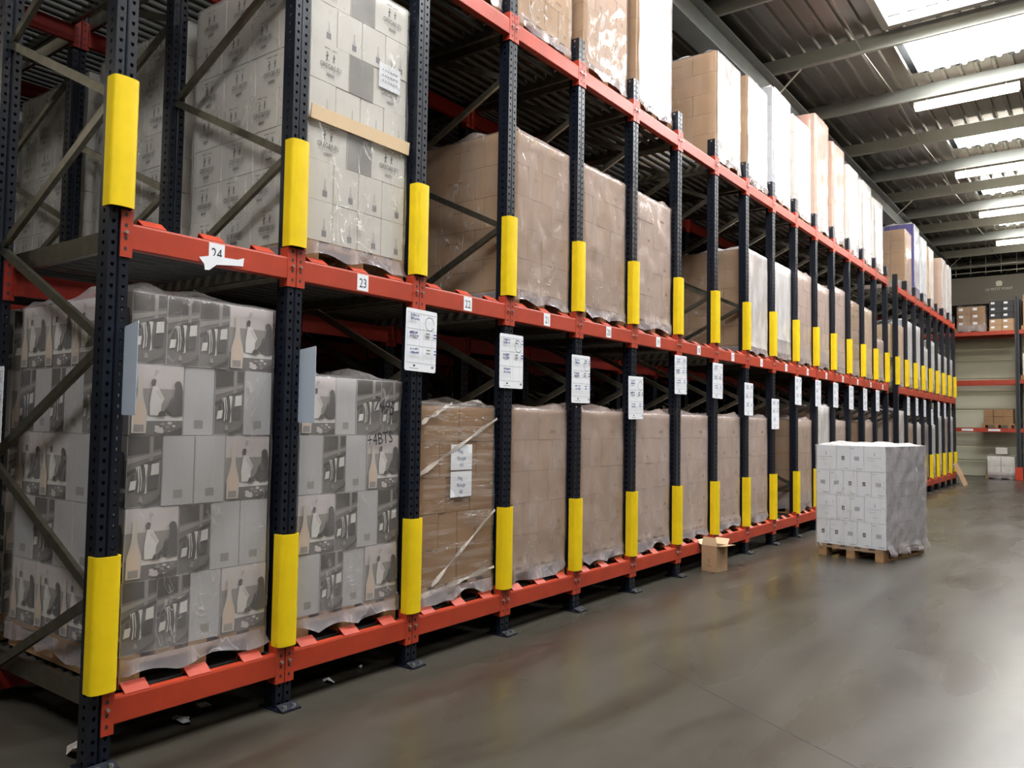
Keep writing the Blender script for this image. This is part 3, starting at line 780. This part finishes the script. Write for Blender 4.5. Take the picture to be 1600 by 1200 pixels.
for i, sp in LO.items():
    if sp: load_at(i, 0, sp, 'film-wrapped carton load', near=False)
load_at(13, 0, KR('kraft_dark', 5, .25, None), 'bare brown carton load', near=False, dx=.5)
# middle level
for dq in range(4):
    load_at(1, 1, GREG, 'white line-drawn carton load', deep=dq, near=(dq < 3), seed=11+dq)
m1 = [o for o in bpy.data.objects if o.get('label', '').startswith('white line-drawn carton load on middle-level, second lane')][0]
m_ = MB(); m_.extrude([(-.01, 0), (.022, -.012), (.03, .07), (.024, .072), (.016, .0), (-.01, .008)], -.004, .805, 'y', 'kraft_pale'); link('layer_pad', m_.mesh('layer_pad'), m1, (.002, 0, .86), label='tan cardboard layer pad folded over the carton edge')
m_ = MB(); m_.box(.001, .002, .54, .73, 1.23, 1.39, 'white_paper'); F = front_face(m_, .0022, .54, .19, 1.23, .16)
for v in (.72, .5, .28):
    for k in range(6): F.rect(.15+k*.12, .2+k*.13, v, v+.05, 'ink_grey')
link('paper_note', m_.mesh('paper_note'), m1, (.004, 0, 0), label='white paper note taped to the front')
MI = {3: KR('kraft', 5, .252, 'wrap_hazy', 'ktext'), 4: KR('kraft', 5, .252, 'wrap_hazy'), 5: KR('kraft_pink', 5, .25, 'wrap_hazy', amp=.012), 8: KR('kraft', 5, .248, 'wrap_white'),
      9: KR('white_carton', 5, .25, 'wrap_white'), 10: KR('kraft_pink', 5, .26), 11: KR('kraft_pink', 5, .25), 12: KR('kraft_pink', 5, .27), 13: KR('kraft_dark', 5, .25, 'wrap_stretch'),
      14: KR('kraft_pale', 5, .25), 15: KR('kraft_pink', 3, .25, 'wrap_hazy'), 17: KR('kraft_pale', 5, .25), 18: KR('white_cool', 6, .24, 'wrap_white'), 19: KR('white_carton', 6, .24, 'wrap_white'),
      20: KR('white_carton', 5, .2, 'wrap_white'), 21: KR('white_carton', 5, .25, 'wrap_white'), 22: KR('white_carton', 4, .25, 'wrap_white'), 23: KR('white_carton', 4, .25, 'wrap_white'), 24: KR('kraft_pink', 4, .25, 'wrap_white')}
WH = lambda s: ('white film-wrapped' if s['mat'] in ('white_carton', 'white_cool') else 'pinkish film-wrapped' if s['mat'] == 'kraft_pink' else 'brown film-wrapped')+' carton load'
for i, sp in MI.items():
    load_at(i, 1, sp, WH(sp), near=(i < 9))
for i in (3, 8, 17): load_at(i, 1, MI[i], WH(MI[i]), deep=1, near=False)
# top level
TP = {2: KR('kraft', 6, .25, 'wrap_clear'), 3: KR('kraft', 6, .25, 'wrap_clear'), 4: KR('kraft', 6, .26, 'wrap_hazy', amp=.012), 5: KR('kraft', 5, .27, 'wrap_white'),
      7: KR('kraft', 5, .25, 'wrap_white'), 8: KR('kraft', 5, .262, 'wrap_white'), 9: KR('white_cool', 6, .252, 'wrap_white'), 10: KR('white_carton', 6, .235, 'wrap_white'),
      11: KR('kraft_pink', 7, .255, 'wrap_pink'), 12: KR('kraft_pink', 6, .27, 'wrap_pink'), 13: KR('white_carton', 6, .25, 'wrap_white'), 14: KR('white_carton', 6, .245, 'wrap_white'),
      15: KR('white_carton', 6, .225, 'wrap_white'), 18: KR('kraft', 5, .27, 'wrap_hazy'), 19: KR('purple', 6, .28, 'wrap_white'), 20: KR('white_cool', 6, .26, 'wrap_white'),
      21: KR('kraft_pale', 6, .25, 'wrap_white'), 23: KR('kraft_pink', 6, .26, 'wrap_white'), 24: KR('white_carton', 6, .255, 'wrap_white')}
for i, sp in TP.items():
    load_at(i, 2, sp, 'purple-sided white-fronted carton load' if i == 19 else WH(sp), near=(i < 9))
load_at(3, 2, TP[3], WH(TP[3]), deep=1, near=False); load_at(5, 2, TP[5], WH(TP[5]), deep=1, near=False)
# twisted film ropes and paper notes on the load in the third lane
for a, b_ in (((.02, -.01, .92), (.02, .81, 1.3)), ((.02, .12, .16), (.02, .80, .62)), ((.02, -.01, 1.26), (.015, .3, 1.4)), ((.02, 0, .1), (.02, .8, .2))):
    av, bv = Vector(a), Vector(b_); n_ = 14; m_ = MB()
    for k in range(n_):
        t0, t1 = k/n_, (k+1)/n_; w0 = .026+.014*math.sin(k*1.3); w1 = .026+.014*math.sin((k+1)*1.3)
        p0 = av.lerp(bv, t0); p1 = av.lerp(bv, t1)
        m_.face([p0+Vector((.006*math.sin(k), 0, -w0/2)), p1+Vector((.006*math.sin(k+1), 0, -w1/2)), p1+Vector((0, 0, w1/2)), p0+Vector((0, 0, w0/2))], 'wrap_band', True)
    link('twisted_film', m_.mesh('twisted_film'), l2, label='twisted rope of film crossing the front')
for z in (.74, .93):
    s = MB(); s.box(.002, .003, .30, .53, z, z+.18, 'white_paper'); F = front_face(s, .0032, .30, .23, z, .18)
    F.text('Fbg', .45, .66, .2, 'ink_blue', .8); F.text('Rouge', .5, .4, .2, 'ink_blue', .8); F.text('60', .5, .14, .2, 'ink_blue', .8)
    link('paper_note', s.mesh('paper_note'), l2, (.012, 0, 0), label='white paper note with blue handwriting')
# handwriting on the second lane's load
hw = MB(); F = Face(hw, lambda u, v, l: (u*0+.009+.0003*l, u, v))
F.text('7495', .64, 1.32, .13, 'ink', rot=-.2, stretch=.7); F.text('+4BTS', .62, 1.12, .11, 'ink', rot=.12, stretch=.75)
for o in list(bpy.data.objects):
    if o.get('label', '').startswith('grey picture-printed carton load under loose'):
        link('marker_writing', hw.mesh('marker_writing'), o, (.006, 0, 0), label='black marker writing')

# pallet standing in the aisle
Wd, Nn = .258, .172
AISLE = dict(mat='white_cool', h=.305, wrap='wrap_clear', df=.3, df2=.3, amp=.01, wz=.1,
    rows=[[(Wd, 'wine'), (Nn, 'icon'), (Nn, 'code'), (Wd, 'wine')], [(Nn, 'code'), (Nn, 'code'), (Nn, 'icon'), (Nn, 'icon'), (Nn, 'code')],
          [(Wd, 'wine'), (Nn, 'icon'), (Nn, 'code'), (Wd, 'wine')], [(Nn, 'icon'), (Nn, 'icon'), (Nn, 'code'), (Nn, 'icon'), (Nn, 'code')]],
    side=[[(.3, 'wine'), (.3, 'wine'), (.3, 'wine'), (.3, 'wine')]])
def aisle_pallet():
    # its printed end faces the camera (-y): built with its own frame, front along -y
    root = thing('pallet_load', 'white wine-carton load on a wooden pallet standing alone in the aisle', 'pallet load', (.672, 8.60, 0), -.196)
    base, blk, brd, full = pallet_parts(.8, 1.2)
    p = link('wooden_pallet', base, root, (.43, .6, 0), (0, 0, math.pi/2))
    for k in range(3):
        for j in range(3): link('block', blk, p, (-.5275+1.055*j/2, -.35+.7*k/2, .022))
    for k in range(5): link('deck_board', brd, p, (0, -.35+.7*k/4, .122))
    w_, d, h = .86, 1.2, .305
    for r_, row in enumerate(AISLE['rows']):
        z = .146+(3-r_)*h; x = 0
        for cw, pv in row:
            link('carton', carton_mesh(.3, cw, h, 'white_cool', 'wine', pv), root, (x+cw/2, .15+(rnd.random()-.5)*.006, z)); x += cw
        for q in range(3): link('carton', carton_mesh(.3, .3, h, 'kraft_pink' if False else 'white_cool', 'wine', 'none'), root, (.86-.15, .45+q*.3, z))
    c = MB(); c.box(.004, .55, .31, 1.19, .146, .146+4*h-.004, 'white_cool'); link('carton_core', c.mesh('carton_core'), root, kind='stuff')
    # film: clear over the printed end, milky round the long side and over the top
    me = wrap_mesh(.86, 1.2, .1, .146+4*h, 'wrap_clear', 2, 1.6, .008)
    f_ = link('stretch_wrap', me, root, (.86, 0, 0), (0, 0, math.pi/2)); f_.location = (.86, 1.2, 0); f_.rotation_euler = (0, 0, 0)
    f_.data = wrap_mesh2(.86, 1.2, .1, .146+4*h)
    return root
def wrap_mesh2(w_, d, z0, z1):
    m_ = MB(); 
    def grid(fn, nu, nv, m):
        k = m_.mi(m); o = len(m_.v)
        for j in range(nv+1):
            for i in range(nu+1): m_.v.append(fn(i/nu, j/nv))
        for j in range(nv):
            for i in range(nu):
                a = o+j*(nu+1)+i; m_.f.append((a, a+1, a+nu+2, a+nu+1)); m_.m.append(k); m_.smooth.append(True)
    nz = lambda x, y, z, a: a*(noise.noise(Vector((x*6, y*6, z*4)))+.7*noise.noise(Vector((x*15, y*15, z*9+4))))
    def front(u, v):
        x = -w_+u*w_; z = z0+(z1-z0)*v; return (x, -d-.008+nz(x, 1, z, .006)-(.03*abs(noise.noise(Vector((x*9, 0, 3)))) if v < .01 else 0), z-(.04*abs(noise.noise(Vector((x*6, 2, 3)))) if v < .01 else 0))
    def right(u, v):
        y = -d+u*d; z = z0+(z1-z0)*v; arch = 0
        if v == 0: arch = .08*abs(math.sin(u*math.pi*2+.3))
        if v == 0 or v < .06: flare = .035*(1+math.sin(u*19))
        else: flare = 0
        return (.01+nz(2, y, z, .016)+flare, y, z-.05*(v < .06)+arch)
    def left(u, v):
        y = -u*d; z = z0+(z1-z0)*v; return (-w_-.01+nz(5, y, z, .008), y, z)
    def back(u, v):
        x = -u*w_; z = z0+(z1-z0)*v; return (x, .01+nz(x, 7, z, .008), z)
    def top(u, v):
        x = -w_-.01+u*(w_+.02); y = -d-.01+v*(d+.02); e = min(u, 1-u, v, 1-v)
        z = z1+.004+min(1, e*8)*(.02+.05*max(0, noise.noise(Vector((x*3+2, y*3, 0))))+.02*noise.noise(Vector((x*11, y*11, 5))))
        return (x, y, z)
    grid(front, 26, 36, 'wrap_clear'); grid(right, 40, 44, 'wrap_grey'); grid(left, 10, 12, 'wrap_clear'); grid(back, 8, 10, 'wrap_grey'); grid(top, 24, 30, 'wrap_white')
    return m_.mesh('stretch_wrap')
aisle_pallet()

# ================================================================ LANE CARDS
def card_mesh(blank, seed):
    s = MB(); s.extrude([(-.14, -.205), (.14, -.205), (.148, -.195), (.148, .195), (.14, .205), (-.14, .205), (-.148, .195), (-.148, -.195)], 0, .002, 'x', 'white_paper' if not blank else 'card_blue')
    if blank: return s.mesh('lane_card')
    F = front_face(s, .0021, -.148, .296, -.205, .41); r = random.Random(seed)
    for v in (.13, .405, .675, .93): F.rect(.04, .98, v, v+.005, 'ink_grey')
    for u in (.05, .44, .55, .84): F.rect(u, u+.006, .14, .93, 'ink_faint')
    for v in (.46, .73, .19):
        for q, (dv, c) in enumerate(((.15, 'ink_blue'), (.09, 'ink_blue'))):
            u = .12
            while u < .36:
                F.rect(u, u+.02+.02*r.random(), v+dv-.01*r.random(), v+dv+.022+.012*r.random(), c if r.random() < .8 else 'ink_grey'); u += .045
        if r.random() < .8:
            for q in range(2): F.rect(.62, .75, v+.1+q*.05, v+.125+q*.05, 'ink_grey'); F.rect(.87, .97, v+.1+q*.05, v+.12+q*.05, 'ink_blue')
    pts = [(.7+.15*math.cos(t*.5236), .78+.11*math.sin(t*.5236)) for t in range(12)]
    for a, b_ in zip(pts, pts[1:]):
        d = Vector((b_[0]-a[0], b_[1]-a[1])).normalized()*.008
        F.poly([(a[0]-d.y, a[1]+d.x), (a[0]+d.y, a[1]-d.x), (b_[0]+d.y, b_[1]-d.x), (b_[0]-d.y, b_[1]+d.x)], 'ink_grey')
    F.rect(.2, .26, .07, .1, 'ink'); F.rect(.78, .86, .06, .1, 'ink_grey'); F.rect(.08, .36, .035, .045, 'ink_grey')
    return s.mesh('lane_card')
PH0, PH1 = math.radians(-17), math.radians(-22)
CZ = {2: 2.11, 3: 2.045, 4: 1.963, 5: 1.838, 6: 2.116, 7: 2.105, 8: 1.925, 9: 1.758, 10: 2.114, 11: 2.117, 12: 2.126, 13: 2.118, 14: 2.119, 15: 2.13, 18: 2.1, 19: 2.11, 20: 2.1, 21: 1.9, 22: 2.11, 23: 2.1}
for i, z in CZ.items():
    link('lane_card', card_mesh(False, i), None, (.012, i+.02, z), (.02*(rnd.random()-.5)*2, 0, 0), f"white handwritten lane card on the navy upright, {ORD[i]} from the near end", 'card', 'handwritten lane cards on the uprights')
link('lane_card', card_mesh(True, 0), None, (.005+.145*math.cos(PH0), .043+.145*math.sin(PH0), 1.79), (0, 0, PH0-math.pi/2), 'blank pale side of a lane card turned edgeways on the nearest upright', 'card')
bpy.data.objects[-1] if False else None
link('lane_card', card_mesh(True, 1), None, (.005+.145*math.cos(PH1), 1.045+.145*math.sin(PH1), 1.765), (0, 0, PH1-math.pi/2), 'blank pale lane card turned edgeways beside the second upright', 'card')
link('lane_card', card_mesh(False, 44), None, (-1.17, -.065, 1.63), (0, 0, math.radians(-90)), 'lined white card on the inner upright at the left picture edge', 'card')

# ================================================================ SMALL OPEN BOX
bx = thing('open_box', 'small open brown cardboard box on the floor against the lower beam', 'box', (.155, 6.60, 0), -.15)
m_ = MB(); a, h = .095, .28
for (x0, x1, y0, y1) in ((-a, a, -.11, -.107), (-a, a, .107, .11), (-a, -a+.003, -.11, .11), (a-.003, a, -.11, .11)): m_.box(x0, x1, y0, y1, 0, h, 'kraft')
m_.box(-a, a, -.11, .11, 0, .004, 'kraft'); F = side_face(m_, -.1103, -a, 2*a, 0, h)
F.poly([(.4, .5), (.5, .3), (.6, .5), (.55, .52), (.5, .4), (.45, .52)], 'kraft_dark'); F.rect(.35, .65, .2, .24, 'kraft_dark')
link('carton_body', m_.mesh('carton_body'), bx)
for nm, q in (('flap', [(-a, -.11, h), (a, -.11, h), (a*.8, -.105, h+.09), (-a*.8, -.105, h+.09)]), ('flap', [(a, -.11, h), (a, .11, h), (a+.1, .1, h+.01), (a+.1, -.1, h+.01)]),
              ('flap', [(-a, -.11, h), (-a, .11, h), (-a-.09, .1, h+.04), (-a-.09, -.1, h+.04)]), ('flap', [(-a, .11, h), (a, .11, h), (a*.9, .17, h+.06), (-a*.9, .17, h+.06)])):
    f_ = MB(); n_ = (Vector(q[1])-Vector(q[0])).cross(Vector(q[3])-Vector(q[0])).normalized()*.003
    f_.face(q, 'kraft_pale'); f_.face([tuple(Vector(p)-n_) for p in q][::-1], 'kraft')
    for k in range(4): f_.face([q[k], tuple(Vector(q[k])-n_), tuple(Vector(q[(k+1) % 4])-n_), q[(k+1) % 4]], 'kraft')
    link(nm, f_.mesh('flap'), bx)

# ================================================================ END-WALL RACK
ur = MB(); ur.box(-.06, .06, -.05, .05, 0, 6.0, 'dark_metal'); ur.box(-.03, .03, -.056, -.05, .05, 5.95, 'ink')
URM = ur.mesh('upright')
for n_, x in enumerate((1.29, 4.1, -1.6)):
    t = thing('wall_rack_frame', ['dark steel rack frame in front of the cream end wall', 'dark steel rack frame beyond the right picture edge', 'dark steel wall rack frame behind the end of the long rack'][n_], 'rack frame', (x, 28.7, 0))
    link('upright', URM, t); link('upright', URM, t, (0, 1.0, 0))
    for k in range(5):
        m_ = MB(); m_.bar((0, 0, .4+k), (0, 1, 1.0+k), .03, .03, 'galva'); link('brace', m_.mesh('brace'), t)
pp = MB(); pp.extrude([(-.1, -.1), (.1, -.1), (.1, .02), (.085, .02), (.085, -.085), (-.085, -.085), (-.085, .02), (-.1, .02)], 0, .42, 'z', 'red_post'); pp.box(-.12, .12, -.12, .0, 0, .01, 'dark_metal')
link('post_protector', pp.mesh('post_protector'), None, (1.3, 28.6, 0), label='red steel post protector on the floor at the wall rack', cat='post protector')
for n_, z in enumerate((1.6, 3.18, 4.8)):
    for q, (x0, x1) in enumerate(((-1.54, 1.23), (1.35, 4.04))):
        for r_, y in enumerate((28.66, 29.72)):
            t = MB(); t.box(x0, x1, y-.025, y+.025, z-.065, z+.065, 'orange')
            if n_ == 0 and r_ == 0:
                for c in (-.15, .62): 
                    if q == 0: t.box(c-.17, c+.17, y-.027, y-.025, z-.035, z+.035, 'white_paper')
            nm = ['lower', 'middle', 'upper'][n_]
            link('wall_rack_beam', t.mesh('wall_rack_beam'), label=f"{nm} orange beam of the end-wall rack, {'rear' if r_ else 'front'}, {'left' if q == 0 else 'right'} bay", cat='rack beam')
def simple_boxes(name, label, x, y, z, cols, rows, w_, h_, d, m, gap=.01, lab=False, cat='box', pal=False, film=None):
    t = thing(name, label, cat, (x, y, z)); zb = 0
    if pal:
        zb = .144; p = MB(); 
        for k in range(3): p.box(-.05+k*(cols*w_-.1)/2, .05+k*(cols*w_-.1)/2, 0, d, 0, .1, 'wood')
        p.box(-.05, cols*w_+.05, 0, d, .1, .144, 'wood'); link('wooden_pallet', p.mesh('wooden_pallet'), t)
    c = MB(); c.box(gap/2, w_-gap/2, 0, d, 0, h_-gap/2, m)
    if lab: c.box(w_*.15, w_*.45, -.002, 0, h_*.45, h_*.8, 'white_paper')
    c = c.mesh('carton')
    for r_ in range(rows):
        for k in range(cols): link('carton', c, t, (k*w_+rnd.random()*.01, rnd.random()*.02, zb+r_*h_))
    if film: 
        f_ = link('stretch_wrap', wrap_mesh(cols*w_, d, .02, zb+rows*h_, film, 1, .6, .02), t, (0, 0, 0), (0, 0, -math.pi/2))
        f_.data = f_.data; f_.location = (0, 0, 0)
    return t
simple_boxes('carton_load', 'flat brown cartons strapped on a pallet on the lower wall rack beam', .3, 28.75, 1.668, 3, 2, .28, .24, .8, 'kraft_dark', pal=True)
simple_boxes('carton_load', 'white film-wrapped cartons on a pallet on the floor before the end wall', .38, 28.85, 0, 2, 2, .39, .3, .8, 'white_carton', pal=True, film='wrap_clear')
simple_boxes('carton_load', 'small white box topping the wrapped cartons at the end wall', .6, 29.0, .82, 1, 1, .34, .22, .4, 'white_carton')
simple_boxes('carton_load', 'film-wrapped brown cartons on a pallet on the upper wall rack', -.45, 28.75, 4.868, 2, 3, .42, .24, .8, 'kraft_dark', lab=True, pal=True, film='wrap_clear')
simple_boxes('carton_load', 'brown labelled cartons stacked low on the upper wall rack', .5, 28.75, 4.868, 2, 2, .36, .2, .6, 'kraft', lab=True)
simple_boxes('carton_load', 'black labelled boxes stacked on brown cartons, upper wall rack', .5, 28.75, 5.27, 2, 3, .36, .2, .6, 'black_box', lab=True)
simple_boxes('carton_load', 'cartons on the upper wall rack right of the dark frame', 1.45, 28.75, 4.868, 2, 4, .4, .25, .6, 'kraft', lab=True, pal=True)
simple_boxes('carton_load', 'white wrapped goods on the middle wall rack beam at the right edge', 1.42, 28.75, 3.248, 2, 3, .4, .24, .6, 'white_carton', pal=True)

# ================================================================ DEBRIS
def scrap(x, y, s, m, label, seed, h=.02):
    r = random.Random(seed); m_ = MB(); n = 9; pts = []
    for k in range(n):
        t = 2*math.pi*k/n; q = s*(.6+.5*r.random()); pts.append((q*math.cos(t), q*.5*math.sin(t), r.random()*h))
    for k in range(n):
        m_.face([(0, 0, h*1.2), pts[k], pts[(k+1) % n]], m, False)
    m_.face([(p[0], p[1], 0) for p in pts][::-1], m)
    link('film_scrap' if 'film' in label else 'paper_scrap', m_.mesh('scrap'), None, (x, y, 0), label=label, cat='scrap')
scrap(-.22, .02, .09, 'wrap_band', 'crumpled film scrap beside the foot of the nearest upright', 1, .06)
scrap(-.25, .55, .08, 'white_paper', 'flat paper scrap on the floor under the first lane', 2)
scrap(-.35, .75, .07, 'wrap_band', 'long film scrap under the first lane near the beam', 3)
scrap(-.15, 1.45, .06, 'white_paper', 'white paper scrap on the floor under the second lane', 4)
scrap(-.2, 1.75, .018, 'white_paper', 'tiny white paper crumb under the second lane', 5)
scrap(.9, .5, .008, 'white_paper', 'tiny white paper crumb in the open floor near the first lane', 6, .004)
m_ = MB(); m_.bar((.35, 24.2, .01), (.04, 24.55, .62), .12, .012, 'kraft', up=(0, 1, 0)); link('leaning_board', m_.mesh('leaning_board'), label='narrow brown board leaning on the far end of the rack', cat='board')
# dark film hanging from an inner upright
m_ = MB(); o = 0; n_ = 16
for k in range(n_+1):
    z = 2.2 - 1.2*k/n_; w0 = .05+.03*math.sin(k*1.1); m_.v += [(-1.44+.02*math.sin(k*.8), 2.03, z), (-1.32+w0, 2.045, z)]
for k in range(n_): m_.f.append((2*k, 2*k+1, 2*k+3, 2*k+2)); m_.m.append(m_.mi('black_film')); m_.smooth.append(True)
link('hanging_film', m_.mesh('hanging_film'), loc=(-.07, .055, 0), label='dark torn film hanging from the inner upright between second and third lane', cat='film')
